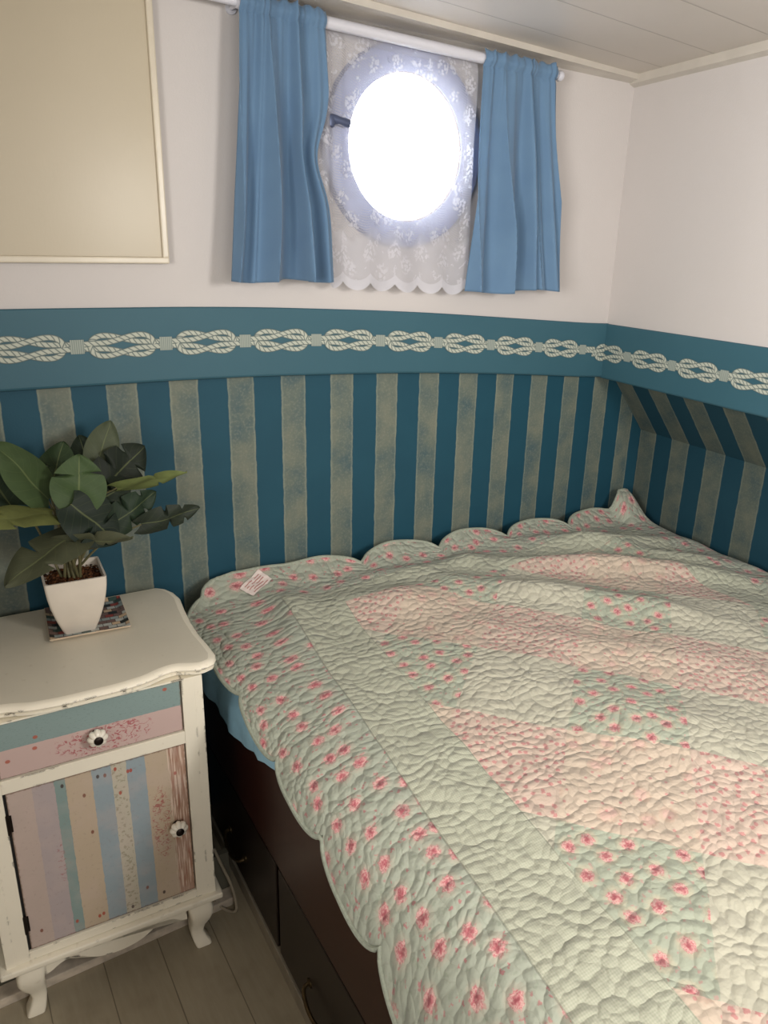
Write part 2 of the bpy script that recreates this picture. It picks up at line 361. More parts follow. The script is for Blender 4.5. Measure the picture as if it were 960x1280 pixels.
S_ = .226
def mat_quilt():
    t = NT('patchwork_quilt'); uvv = t.uv(); o = t.sep(uvv); p, q = o[0], o[1]
    # wobble of the patch edges from the quilting
    wv = t.warp(uvv, 40, .006); ow = t.sep(wv); pw, qw = ow[0], ow[1]
    r2 = 1 / math.sqrt(2)
    a = t.mul(t.sub(pw, qw), r2); b = t.mul(t.mul(t.add(pw, qw), -1), r2)
    ia = t.math('FLOOR', t.math('DIVIDE', t.sub(a, .655), S_)); jb = t.math('FLOOR', t.math('DIVIDE', t.add(b, .054), S_))
    iodd = t.gt(t.math('ABSOLUTE', t.math('MODULO', ia, 2.0)), .5)
    jodd = t.gt(t.math('ABSOLUTE', t.math('MODULO', jb, 2.0)), .5)
    base_border = lin((172, 182, 168)); mint = lin((176, 187, 170)); plain = lin((197, 199, 182)); peach = lin((209, 197, 180)); pinkp = lin((211, 195, 181))
    rose_d, rose, rose_l = lin((172, 84, 98)), lin((204, 128, 136)), lin((226, 190, 184))
    def roses(scale, r, rnd, warpamt=.010):
        vv = t.warp(t.warp(uvv, 150, warpamt), 320, warpamt * .5)
        d = t.vor(vv, scale, rnd=rnd)
        nz = t.noise(uvv, 240, 2)
        m = t.ss(d, r, r * .72)
        col = t.ramp(t.add(t.math('DIVIDE', d, r), t.mul(t.sub(nz, .5), 1.4)), [(.05, rose_d), (.40, rose), (.72, rose_l), (.85, rose)])
        halo = t.ss(d, r * 1.7, r * 1.1)
        return m, col, halo
    def paint(base, m, col, halo=None, hc=None, ha=.35):
        if halo is not None: base = t.mix(t.mul(halo, ha), base, hc)
        return t.mix(t.mul(m, .92), base, col)
    # floral border: big roses + small sprigs
    mB, cB, hB = roses(18.0, .25, .6)
    spr = t.mul(t.ss(t.vor(t.warp(uvv, 200, .012), 62, rnd=1.0), .22, .14), t.ss(t.noise(uvv, 32, 2), .50, .56))
    border = t.mix(t.mul(spr, .7), base_border, lin((190, 112, 122)))
    border = t.mix(t.mul(t.ss(t.noise(uvv, 70, 3), .58, .66), .25), border, lin((128, 146, 122)))
    border = paint(border, mB, cB, hB, lin((196, 186, 170)))
    # rose patches
    mM, cM, hM = roses(20.0, .25, .45)
    spm = t.ss(t.vor(t.warp(uvv, 200, .01), 48, rnd=1.0), .14, .09)
    patM = paint(t.mix(t.mul(spm, .5), mint, lin((206, 150, 150))), mM, cM, hM, lin((204, 196, 172)), .5)
    # ditsy patches
    dK = t.vor(t.warp(uvv, 200, .008), 52, rnd=.75)
    patK = t.mix(t.mul(t.ss(dK, .27, .17), .62), pinkp, lin((196, 112, 122)))
    # cream patches with faint larger flowers
    mC, cC, hC = roses(15.0, .17, .9)
    patC = t.mix(t.mul(mC, .5), t.mix(t.mul(hC, .25), peach, lin((222, 176, 156))), rose_l)
    patC = t.mix(t.mul(t.ss(t.vor(uvv, 30, rnd=1.0), .11, .06), .6), patC, rose)
    even = t.mix(iodd, patM, plain); odd = t.mix(iodd, patC, patK)
    patch = t.mix(jodd, even, odd)
    # gingham frame
    gx = t.ss(t.math('ABSOLUTE', t.sub(t.frac(t.mul(p, 260)), .5)), .2, .3); gy = t.ss(t.math('ABSOLUTE', t.sub(t.frac(t.mul(q, 260)), .5)), .2, .3)
    check = t.mix(t.mul(t.add(gx, gy), .22), lin((194, 199, 181)), lin((150, 166, 147)))
    inB = t.math('MINIMUM', t.math('MINIMUM', t.sub(p, .14), t.sub(1.14, p)), t.math('MINIMUM', t.sub(.055, q), t.add(q, 1.45)))
    inA = t.math('MINIMUM', t.math('MINIMUM', p, t.sub(1.28, p)), t.math('MINIMUM', t.sub(.15, q), t.add(q, 1.6)))
    c = t.mix(t.gt(inB, 0.0), check, patch)
    c = t.mix(t.gt(inA, 0.0), border, c)
    seam = t.math('MAXIMUM', t.ss(t.math('ABSOLUTE', inA), .0022, .0005), t.mul(t.ss(t.math('ABSOLUTE', inB), .0022, .0005), .4))
    c = t.mix(t.mul(seam, .30), c, lin((110, 112, 98)))
    c = t.mix(1.0, c, (.825, .782, .77, 1), 'MULTIPLY')
    # quilting: rounded puffs divided by meandering stitch lines
    qv = t.vscale(t.warp(t.warp(uvv, 16, .030, 0.0), 75, .009, 1.0), (1.0, 1.3, 1))
    f1 = t.vor(qv, 47, rnd=.9); ed = t.vor(qv, 47, feature='DISTANCE_TO_EDGE', rnd=.9)
    sf = t.vor(qv, 47, feature='SMOOTH_F1', rnd=.9, smooth=.35)
    puff = t.sub(1.2, t.mul(t.add(t.mul(f1, f1), t.mul(sf, sf)), 1.1))
    wr = t.noise(t.vscale(uvv, (1, 1.5, 1)), 60, 2, .5)
    fine = t.noise(uvv, 420, 2)
    h = t.add(t.add(puff, t.mul(wr, .55)), t.add(t.mul(fine, .05), t.mul(seam, -.5)))
    c = t.mix(t.mul(t.ss(ed, .08, .0), .14), c, lin((120, 118, 104)))
    return t.done(t.bsdf(c, .88, t.bump(h, .58, .0062), .15, 0, .15))
M['quilt'] = mat_quilt()
M['binding'] = simple('quilt_binding', (148, 154, 140), .85, nscale=160, namt=.12)

# ------------------------------------------------------------------ object helpers
def obj(name, bm, mat, parent=None, smooth=True, label=None):
    me = bpy.data.meshes.new(name); bm.normal_update(); bm.to_mesh(me); bm.free()
    for m in (mat if isinstance(mat, (list, tuple)) else [mat]): me.materials.append(m)
    if smooth:
        me.polygons.foreach_set('use_smooth', [True] * len(me.polygons))
        try: me.set_sharp_from_angle(angle=R(38))
        except Exception: pass
    o = bpy.data.objects.new(name, me); COL.objects.link(o)
    if parent is not None: o.parent = parent
    if label: o['label'] = label
    return o
def tag(o, label, cat, group=None, kind=None):
    o['label'] = label; o['category'] = cat
    if group: o['group'] = group
    if kind: o['kind'] = kind
    return o
def thing(name, label, cat, loc=(0, 0, 0), rz=0, group=None):
    o = bpy.data.objects.new(name, None); COL.objects.link(o); o.empty_display_size = .05
    o.location = loc; o.rotation_euler = (0, 0, rz); return tag(o, label, cat, group)
def struct(o): o['kind'] = 'structure'; return o
def box(bm, x0, x1, y0, y1, z0, z1, bev=0.0, seg=2, mat=0):
    vs = [bm.verts.new((x, y, z)) for z in (z0, z1) for y in (y0, y1) for x in (x0, x1)]
    fs = [(0, 2, 3, 1), (4, 5, 7, 6), (0, 1, 5, 4), (2, 6, 7, 3), (0, 4, 6, 2), (1, 3, 7, 5)]
    faces = [bm.faces.new([vs[i] for i in f]) for f in fs]
    for f in faces: f.material_index = mat
    if bev:
        es = list({e for f in faces for e in f.edges})
        bmesh.ops.bevel(bm, geom=es, offset=bev, segments=seg, affect='EDGES', profile=.6)
    return bm
def prism(bm, pts_bot, pts_top, mat=0):
    a = [bm.verts.new(p) for p in pts_bot]; b = [bm.verts.new(p) for p in pts_top]; n = len(a)
    fs = [bm.faces.new(a[::-1]), bm.faces.new(b)] + [bm.faces.new((a[i], a[(i + 1) % n], b[(i + 1) % n], b[i])) for i in range(n)]
    for f in fs: f.material_index = mat
    return fs
def tube(bm, pts, r, seg=10, cap=True):
    pts = [Vector(p) for p in pts]; rings = []; up = Vector((0, 0, 1))
    for i, p in enumerate(pts):
        d = (pts[min(i + 1, len(pts) - 1)] - pts[max(i - 1, 0)]).normalized()
        ref = up if abs(d.z) < .95 else Vector((1, 0, 0))
        s = d.cross(ref).normalized(); u = s.cross(d).normalized()
        rr = r[i] if hasattr(r, '__len__') else r
        rings.append([bm.verts.new(p + (s * math.cos(2 * PI * k / seg) + u * math.sin(2 * PI * k / seg)) * rr) for k in range(seg)])
    for a, b in zip(rings, rings[1:]):
        for k in range(seg): bm.faces.new((a[k], a[(k + 1) % seg], b[(k + 1) % seg], b[k]))
    if cap:
        bm.faces.new(rings[0][::-1]); bm.faces.new(rings[-1])
    return bm
def lathe(bm, prof, seg=24, M4=None, lobes=0, amp=0.0, cap=True):
    """prof: (r, h) list, axis +Z, M4 places it"""
    M4 = M4 or Matrix(); rings = []
    for r, h in prof:
        ring = []
        for k in range(seg):
            a = 2 * PI * k / seg; rr = r * (1 + amp * (abs(math.cos(a * lobes / 2)) - .6)) if lobes else r
            ring.append(bm.verts.new(M4 @ Vector((rr * math.cos(a), rr * math.sin(a), h))))
        rings.append(ring)
    for a, b in zip(rings, rings[1:]):
        for k in range(seg): bm.faces.new((a[k], a[(k + 1) % seg], b[(k + 1) % seg], b[k]))
    if cap:
        bm.faces.new(rings[0][::-1]); bm.faces.new(rings[-1])
    return bm
def clean(bm):
    bmesh.ops.remove_doubles(bm, verts=bm.verts, dist=1e-6); bmesh.ops.recalc_face_normals(bm, faces=bm.faces); return bm
def interp(x, xs, ys): return float(np.interp(x, xs, ys))
def catmull(pts, n):
    P = [Vector(p) for p in pts]; P = [2 * P[0] - P[1]] + P + [2 * P[-1] - P[-2]]; out = []
    for i in range(1, len(P) - 2):
        for k in range(n):
            t = k / n; a, b, c, d = P[i - 1:i + 3]
            out.append(.5 * ((2 * b) + (c - a) * t + (2 * a - 5 * b + 4 * c - d) * t * t + (3 * b - a - 3 * c + d) * t ** 3))
    out.append(P[-2]); return out

# ------------------------------------------------------------------ the room
A8 = R(8.0); RD = Vector((-math.sin(A8), -math.cos(A8), 0)); RN = Vector((-math.cos(A8), math.sin(A8), 0))   # along the right wall towards us / into the room
RU0 = Vector((1.945, 1.72, 0))     # upper right wall line start
RK0 = Vector((2.20, 1.74, 0))      # lower right wall line start
def ceil_z(x): return 2.003 - .016 * x

bm = bmesh.new()     # floor
box(bm, -1.05, 2.35, -1.35, 1.85, -.06, 0)
struct(obj('floor', bm, M['floor'], smooth=False))
bm = bmesh.new()     # ceiling slab
prism(bm, [(-1.05, -1.35, ceil_z(-1.05)), (2.35, -1.35, ceil_z(2.35)), (2.35, 1.95, ceil_z(2.35)), (-1.05, 1.95, ceil_z(-1.05))],
      [(-1.05, -1.35, 2.12), (2.35, -1.35, 2.12), (2.35, 1.95, 2.12), (-1.05, 1.95, 2.12)])
struct(obj('ceiling', clean(bm), M['ceiling'], smooth=False))

# wall with the porthole: white above, striped below (its own mesh, two papers)
PC = (1.150, 1.722); PR = .172; NSEG = 64
bm = bmesh.new()
X0, X1, Z0, Z1, YW = -1.05, 1.952, 1.225, 2.06, 1.72
circ = [(PC[0] + PR * math.cos(2 * PI * k / NSEG), PC[1] + PR * math.sin(2 * PI * k / NSEG)) for k in range(NSEG)]
def rect_hit(k):
    a = 2 * PI * k / NSEG; c, s = math.cos(a), math.sin(a); L, Rr, B, T = PC[0] - X0, X1 - PC[0], PC[1] - Z0, Z1 - PC[1]
    tt = min([v for v in ((Rr / c if c > 1e-9 else 9e9), (-L / c if c < -1e-9 else 9e9), (T / s if s > 1e-9 else 9e9), (-B / s if s < -1e-9 else 9e9))])
    return (PC[0] + c * tt, PC[1] + s * tt)
for depth, flip in ((YW, False), (YW + .10, True)):
    ci = [bm.verts.new((x, depth, z)) for x, z in circ]; ro = [bm.verts.new((*(lambda h: (h[0], depth, h[1]))(rect_hit(k)),)) for k in range(NSEG)]
    cor = {}
    for k in range(NSEG):
        k2 = (k + 1) % NSEG; f = [ci[k], ro[k], ro[k2], ci[k2]]
        p, q_ = ro[k].co, ro[k2].co
        if abs(p.x - q_.x) > 1e-6 and abs(p.z - q_.z) > 1e-6:
            cx = X1 if max(p.x, q_.x) > X1 - 1e-6 else X0; cz = Z1 if max(p.z, q_.z) > Z1 - 1e-6 else Z0
            f.insert(2, bm.verts.new((cx, depth, cz)))
        bm.faces.new(f if flip else f[::-1])
    if not flip: front = ci
    else:
        for k in range(NSEG): bm.faces.new((front[k], front[(k + 1) % NSEG], ci[(k + 1) % NSEG], ci[k]))
for f in bm.faces: f.material_index = 0
box(bm, -1.05, 2.30, 1.74, 1.84, -.05, 1.235, mat=1)
struct(obj('wall_back', bm, [M['wall_white'], M['stripe_back']], smooth=False))

# right wall: white above, below the border it leans outward to a knee and drops
bm = bmesh.new(); uvl = bm.loops.layers.uv.new('UVMap')
LEN = 3.05
def strip(p0, p1, z0, z1, L0, L1, mat):
    vs = [p0 + RD * L0 + Vector((0, 0, z0)), p0 + RD * L1 + Vector((0, 0, z0)), p1 + RD * L1 + Vector((0, 0, z1)), p1 + RD * L0 + Vector((0, 0, z1))]
    uvs = [(L0, z0), (L1, z0), (L1, z1), (L0, z1)]
    f = bm.faces.new([bm.verts.new(v) for v in vs]); f.material_index = mat
    for l, u in zip(f.loops, uvs): l[uvl].uv = u
strip(RU0, RU0, 1.14, 2.06, -.05, LEN, 0)
SL0 = Vector((1.985, 1.74, 0))
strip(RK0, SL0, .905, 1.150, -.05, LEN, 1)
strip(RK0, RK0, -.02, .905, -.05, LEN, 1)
o = struct(obj('wall_right', bm, [M['wall_white'], M['stripe_right_shaded']], smooth=False))
sm = o.modifiers.new('thickness', 'SOLIDIFY'); sm.thickness = .04; sm.offset = -1.0
bm = bmesh.new(); box(bm, -1.10, -1.0, -1.35, 1.85, -.05, 2.10); struct(obj('wall_left', bm, M['wall_plain'], smooth=False))
bm = bmesh.new(); box(bm, -1.05, 2.35, -1.40, -1.30, -.05, 2.10); struct(obj('wall_front', bm, M['wall_plain'], smooth=False))

# rope border boards -------------------------------------------------
bx = [-1.05, .2, .68, 1.17, 1.55, 1.96]; bt = [1.362, 1.365, 1.360, 1.337, 1.308, 1.276]; bb = [1.205, 1.203, 1.198, 1.176, 1.147, 1.106]
kx = [-1.05, .25, .6, .78, .97, 1.162, 1.351, 1.546, 1.742, 1.96]; kz = [1.286, 1.286, 1.284, 1.280, 1.273, 1.261, 1.246, 1.230, 1.213, 1.193]
def sm_interp(x, xs, ys):       # smoothed so the board bends fairly
    return sum(interp(x + d, xs, ys) for d in np.linspace(-.16, .16, 9)) / 9
def beam(bm, frame, xs, ft, fb, th):
    """frame(s) -> (point on the front face, unit vector into the wall)"""
    rows = []
    for s in xs:
        P, inn = frame(s); t, b = ft(s), fb(s)
        prof = [(0.0, t - .002), (0.0, b + .006), (.002, b + .002), (.006, b), (th, b), (th, t), (.002, t)]
        rows.append([bm.verts.new(P + inn * d + Vector((0, 0, z))) for d, z in prof])
    n = len(rows[0])
    for a, b_ in zip(rows, rows[1:]):
        for k in range(n): bm.faces.new((a[k], a[(k + 1) % n], b_[(k + 1) % n], b_[k]))
    bm.faces.new(rows[0]); bm.faces.new(rows[-1][::-1])
def ribbon(bm, uvl, pts2, width, frame, zc, lift, mat):
    """printed strand: pts2 (s, dz) along the board, slightly rounded"""
    P = catmull([(a, b, 0) for a, b in pts2], 7); L = 0; prev = None; pl = None
    for i, p in enumerate(P):
        d = (P[min(i + 1, len(P) - 1)] - P[max(i - 1, 0)]).normalized(); nrm = Vector((-d.y, d.x, 0))
        if pl is not None: L += (p - pl).length
        pl = p; row = []
        for k, (c, hgt) in enumerate(((-.5, 0), (-.25, .0007), (.25, .0007), (.5, 0))):
            w = p + nrm * c * width; Fp, inn = frame(w.x)
            lf = lift(p.x) if callable(lift) else lift
            row.append((bm.verts.new(Fp - inn * (.0004 + lf + hgt) + Vector((0, 0, zc(w.x) + w.y))), (L, c + .5)))
        if prev:
            for k in range(3):
                f = bm.faces.new((prev[k][0], row[k][0], row[k + 1][0], prev[k + 1][0])); f.material_index = mat; f.smooth = True
                for l, u in zip(f.loops, (prev[k][1], row[k][1], row[k + 1][1], prev[k + 1][1])): l[uvl].uv = u
        prev = row
def knots(bm, uvl, centers, half, frame, zc, smin, smax):
    k_ = half / .0935
    for c in centers:
        if c < smin + .09 or c > smax: continue
        for sgn in (1, -1):             # the two bights of the reef knot
            up = [(-.084, .0045), (-.060, .0056), (-.034, .0068), (-.016, .0102), (.002, .0150), (.026, .0205), (.047, .0205), (.0620, .0130), (.0675, 0)]
            pts = [(c + sgn * a * k_, b) for a, b in up] + [(c + sgn * a * k_, -b) for a, b in up[-2::-1]]
            pts = [(a, b) for a, b in pts]
            n = len(up)
            ribbon(bm, uvl, pts[:n], .0128, frame, zc, .0014 if sgn > 0 else .0006, 1)
            ribbon(bm, uvl, pts[n - 1:], .0128, frame, zc, .0006 if sgn > 0 else .0014, 1)
        # whipping between this knot and the next
        s0 = c + half
        if s0 + .013 < smax:
            ribbon(bm, uvl, [(s0 - .014, .0), (s0, .0), (s0 + .014, 0)], .029, frame, zc, .0016, 2)
def frame_back(s): return Vector((s, 1.712, 0)), Vector((0, 1, 0))
bm = bmesh.new(); uvl = bm.loops.layers.uv.new('UVMap')
xs = list(np.linspace(-1.0, 1.955, 90))
beam(bm, frame_back, xs, lambda s: sm_interp(s, bx, bt), lambda s: sm_interp(s, bx, bb), .04)
bmesh.ops.recalc_face_normals(bm, faces=bm.faces)
zck = lambda s: sm_interp(s, kx, kz)
knots(bm, uvl, [.246 + .187 * k - .187 * 6 for k in range(0, 15)], .0935, frame_back, zck, -1.0, 1.96)
ribbon(bm, uvl, [(1.822, .0045), (1.85, .0045), (1.89, .0045)], .0115, frame_back, zck, .0010, 1)
ribbon(bm, uvl, [(1.822, -.0045), (1.85, -.0045), (1.89, -.0045)], .0115, frame_back, zck, .0010, 1)
struct(obj('trim_1', bm, [M['band'], M['rope'], M['whip']], smooth=False))
def frame_right(s):
    if s < -.001: return Vector((RU0.x + RN.x * .008 + s, 1.712, 0)), Vector((0, 1, 0))
    return RU0 + RN * .008 + RD * s, -RN
bm = bmesh.new(); uvl = bm.loops.layers.uv.new('UVMap')
beam(bm, frame_right, [.0, 1.0, 2.0, 3.0], lambda s: 1.279 - .001 * s, lambda s: 1.108 - .002 * s, .06)
bmesh.ops.recalc_face_normals(bm, faces=bm.faces)
knots(bm, uvl, [.026 + .187 * k for k in range(0, 15)], .0935, frame_right, lambda s: 1.191, -.2, 3.0)
struct(obj('trim_2', bm, [M['band'], M['rope'], M['whip']], smooth=False))

# ceiling trims
bm = bmesh.new()
def tl(x): return min(1.690, 1.648 + (x - .98) * .1)
prism(bm, [(-1.0, tl(-1.0), ceil_z(-1) - .014), (1.93, tl(1.93), ceil_z(1.93) - .014), (1.93, 1.725, ceil_z(1.93) - .020), (-1.0, 1.725, ceil_z(-1) - .020)],
      [(-1.0, tl(-1.0), ceil_z(-1) + .005), (1.93, tl(1.93), ceil_z(1.93) + .005), (1.93, 1.725, ceil_z(1.93) + .005), (-1.0, 1.725, ceil_z(-1) + .005)])
struct(obj('trim_3', clean(bm), M['trim'], smooth=False))
bm = bmesh.new()
p0 = RU0 - RN * .005 + RD * -.02; p1 = p0 + RD * 2.9; q0 = p0 + RN * .025; q1 = p1 + RN * .025
prism(bm, [(*p.xy, ceil_z(p.x) - d) for p, d in ((p0, .03), (p1, .03), (q1, .022), (q0, .022))], [(*p.xy, ceil_z(p.x) + .006) for p in (p0, p1, q1, q0)])
struct(obj('trim_4', clean(bm), M['trim'], smooth=False))
# low step behind the bedside cabinet with a worn white strip along its foot
bm = bmesh.new(); box(bm, -1.0, .50, 1.381, 1.418, 0, .022, .002); struct(obj('trim_5', bm, M['strip'], smooth=False))
bm = bmesh.new(); box(bm, -1.0, .50, 1.4185, 1.435, 0, .125); struct(obj('baseboard_back', bm, M['dim_board'], smooth=False))

# porthole -----------------------------------------------------------
win = bpy.data.objects.new('window_1', None); COL.objects.link(win); win.location = (PC[0], YW, PC[1]); struct(win)
RX = Matrix.Rotation(R(90), 4, 'X')      # lathe axis z -> -y (into the room)
bm = bmesh.new()
lathe(bm, [(.166, -.004), (.166, .018), (.176, .024), (.214, .024), (.226, .018), (.230, .004), (.230, -.001), (.166, -.004)], 64, RX, cap=False)
for k in range(8):
    a = 2 * PI * (k + .4) / 8; Mx = RX @ Matrix.Translation((.192 * math.cos(a), .192 * math.sin(a), .024)); lathe(bm, [(.008, -.001), (.008, .002), (.005, .0045), (.001, .005)], 12, Mx)
obj('window_frame', clean(bm), M['ring'], win)
bm = bmesh.new()
lathe(bm, [(.171, .012), (.171, -.105), (.164, -.105), (.161, -.085), (.160, -.060), (.164, .012), (.171, .012)], 64, RX, cap=False)
obj('reveal', clean(bm), M['tube'], win)
bm = bmesh.new(); lathe(bm, [(.163, -.090), (.163, -.086)], 64, RX); obj('window_pane', clean(bm), M['glass'], win)
bm = bmesh.new()        # swing latch at the left of the ring
tube(bm, [(-.275, -.040, .050), (-.225, -.046, .042), (-.180, -.040, .036)], [.007, .010, .010], 10)
lathe(bm, [(.006, -.014), (.013, -.010), (.015, 0), (.012, .012), (.005, .016)], 14, Matrix.Translation((-.232, -.044, .036)) )
tube(bm, [(-.222, .0, .04), (-.222, -.045, .04)], .008, 10)
obj('latch', clean(bm), M['latch'], win)

# ------------------------------------------------------------------ wall panel
wp = thing('wall_panel', 'large glossy cream panel with a slim frame, on the white wall left of the curtains', 'panel', (.544, 1.72, 1.452))
bm = bmesh.new(); box(bm, -.80, -.012, -.014, -.001, .012, .485, .002); obj('panel', bm, M['panel'], wp, smooth=False)
bm = bmesh.new()
box(bm, -.812, 0, -.021, -.001, 0, .0135, .003); box(bm, -.0135, 0, -.021, -.001, .012, .497, .003); box(bm, -.812, -.7985, -.021, -.001, .012, .497, .003); box(bm, -.80, -.012, -.021, -.001, .484, .497, .003)
obj('frame', bm, M['panel_frame'], wp, smooth=False)

# ------------------------------------------------------------------ curtains
def rod_z(x): return 1.953 - (x - .70) * .030
rod = thing('curtain_rod', 'thin white curtain rod running under the ceiling above the round window', 'curtain rod', (1.15, 1.668, rod_z(1.15)))
def RL(x, dy=0, dz=0): return (x - 1.15, dy, rod_z(x) - rod_z(1.15) + dz)
bm = bmesh.new(); tube(bm, [RL(.52), RL(1.0), RL(1.59)], .0085, 14); obj('rod', clean(bm), M['rod'], rod)
bm = bmesh.new(); tube(bm, [RL(.735), RL(1.345)], .0125, 16); obj('outer_tube', clean(bm), M['rod'], rod)
for x in (.712, 1.598):
    bm = bmesh.new(); lathe(bm, [(.004, -.010), (.011, -.008), (.0135, 0), (.011, .008), (.004, .010)], 14, Matrix.Translation(RL(x)) @ Matrix.Rotation(R(90), 4, 'Y'))
    tube(bm, [RL(x), RL(x, .048)], .005, 10); lathe(bm, [(.012, 0), (.012, .004)], 14, Matrix.Translation(RL(x, .0515)) @ RX)
    obj('bracket', clean(bm), M['rod'], rod)

def curtain(name, xt, xb, zb, folds, label, seed, yb=1.655, nx=150, nz=90, hook=None, group=None):
    """xt/xb: left and right edge at top and bottom; folds: (centre u, width, depth) ridges"""
    rnd = random.Random(seed); bm = bmesh.new(); uvl = bm.loops.layers.uv.new('UVMap'); g = []
    gath = [(rnd.uniform(0, 1), rnd.uniform(.02, .035), rnd.uniform(.004, .009)) for _ in range(15)]
    for j in range(nz + 1):
        v = j / nz; row = []
        for i in range(nx + 1):
            u = i / nx
            ex = v ** 1.25
            x = (xt[0] + (xt[1] - xt[0]) * u) * (1 - ex) + (xb[0] + (xb[1] - xb[0]) * u) * ex
            zt = rod_z(x) + .018 + .003 * math.sin(u * 47 + seed)
            zbot = zb[0] + (zb[1] - zb[0]) * u + .004 * math.sin(u * 9 + seed)
            z = zt + (zbot - zt) * v
            d = 0
            for c, w, a in gath: d += a * math.exp(-((u - c) / w) ** 2) * (math.exp(-v * 5.5))
            for c, w, a in folds: 
                cc = c[0] + (c[1] - c[0]) * v
                d += a * math.exp(-((u - cc) / w) ** 2) * min(1, .15 + v * 1.2)
            d += .003 * mnoise.noise(Vector((u * 6, v * 3, seed)))
            fw_ = u * 3.0 + .25 * math.sin(v * 2.2 + seed) + seed * .37
            d += (.032 * (1 - abs(math.sin(PI * fw_))) ** 1.6) * min(1, .25 + v * .9)
            # rod pocket: cloth hugs the rod
            zr = rod_z(x); pk = math.exp(-((z - zr) / .013) ** 2); d = d * (1 - .35 * pk) + .010 * pk
            squeeze = math.exp(-((z - zr + .016) / .006) ** 2); d -= .004 * squeeze
            y = yb - d + .006 * (1 - v)
            if hook:
                if abs(v - hook[0]) < .5: x -= hook[1] * math.exp(-((v - hook[0]) / .13) ** 2) * max(0, u - .55) / .45
            row.append((bm.verts.new((x, y, z)), (u * .3, v * .5)))
        g.append(row)
    for j in range(nz):
        for i in range(nx):
            q = (g[j][i], g[j + 1][i], g[j + 1][i + 1], g[j][i + 1]); f = bm.faces.new([a[0] for a in q])
            for l, a in zip(f.loops, q): l[uvl].uv = a[1]
    o = obj(name, bm, M['curtain']); md = o.modifiers.new('cloth', 'SOLIDIFY'); md.thickness = .0016
    return tag(o, label, 'curtain', group)
curtain('curtain', (.705, .900), (.655, .905), (1.418, 1.418), [((.10, .06), .045, .020), ((.36, .40), .11, .034), ((.60, .70), .045, .046), ((.88, .95), .05, .026), ((.24, .22), .03, .010)],
        'left blue curtain of the round window, gathered on the white rod beside the cream panel', 3, hook=(.52, .030), group='blue curtains of the round window')
curtain('curtain', (1.338, 1.572), (1.305, 1.650), (1.386, 1.388), [((.08, .10), .06, .022), ((.38, .34), .09, .032), ((.58, .64), .045, .040), ((.84, .90), .06, .034), ((.74, .78), .03, .012)],
        'right blue curtain of the round window, nearest the corner of the room', 8, group='blue curtains of the round window')
# lace between them, hung behind the blue curtains on the same rod
bm = bmesh.new(); uvl = bm.loops.layers.uv.new('UVMap'); g = []
nx, nz = 160, 110
for j in range(nz + 1):
    v = j / nz; row = []
    for i in range(nx + 1):
        u = i / nx; x = (.888 + .447 * u) * (1 - v) + (.886 + .437 * u) * v
        zt = rod_z(x) + .008; sc = abs(math.sin(PI * u * 6.0 + .3)) ** .7
        zbot = 1.420 - .022 * u - .020 * sc - .02 * math.exp(-((u - .02) / .04) ** 2) * -1
        z = zt + (zbot - zt) * v
        d = .005 * math.sin(u * 26 + 1.3 * math.sin(v * 3)) * (.3 + .5 * v) + .004 * mnoise.noise(Vector((u * 5, v * 4, 2)))
        d += .012 * math.exp(-((u - .04) / .03) ** 2) + .009 * math.exp(-((u - .13) / .025) ** 2) * (1 - v)
        zr = rod_z(x); pk = math.exp(-((z - zr) / .016) ** 2)
        y = 1.677 - d * (1 - pk) + pk * .010 - .012 * v
        row.append((bm.verts.new((x, y, z)), (u * .45, v * .52)))
    g.append(row)
for j in range(nz):
    for i in range(nx):
        q = (g[j][i], g[j + 1][i], g[j + 1][i + 1], g[j][i + 1]); f = bm.faces.new([a[0] for a in q])
        for l, a in zip(f.loops, q): l[uvl].uv = a[1]
tag(obj('lace_curtain', bm, M['lace']), 'sheer white lace curtain with a scalloped hem hanging over the porthole', 'curtain')

# ------------------------------------------------------------------ bedside cabinet
ST = R(-3.4)
ns = thing('bedside_cabinet', 'distressed cream bedside cabinet with a pastel plank drawer and door, beside the bed', 'cabinet', (.043, 1.327, 0), ST)
BX0, BX1 = -.036, .384; CX = .174; DEP = .375
bm = bmesh.new()        # carcass: sides, back, bottom, front frame
box(bm, BX0, BX0 + .018, .0, DEP, .142, .690, .0015); box(bm, BX1 - .018, BX1, .0, DEP, .142, .690, .0015)
box(bm, BX0 + .017, BX1 - .017, DEP - .012, DEP, .142, .690); box(bm, BX0 + .017, BX1 - .017, .014, DEP - .011, .146, .160)
box(bm, BX0 + .017, .0075, .0, .020, .145, .690, .001); box(bm, .3425, BX1 - .017, .0, .020, .145, .690, .001)
box(bm, .0075, .3425, .0, .020, .688, .6915); box(bm, .0075, .3425, .0005, .020, .543, .571, .001); box(bm, .0075, .3425, .0005, .020, .146, .166, .001)
box(bm, .0075, .3425, .022, .030, .160, .688)
obj('body', bm, M['cream'], ns, smooth=False)
bm = bmesh.new(); box(bm, BX0 - .013, BX1 + .013, -.013, DEP + .002, .130, .1445, .004, 3); obj('base_moulding', bm, M['cream'], ns)
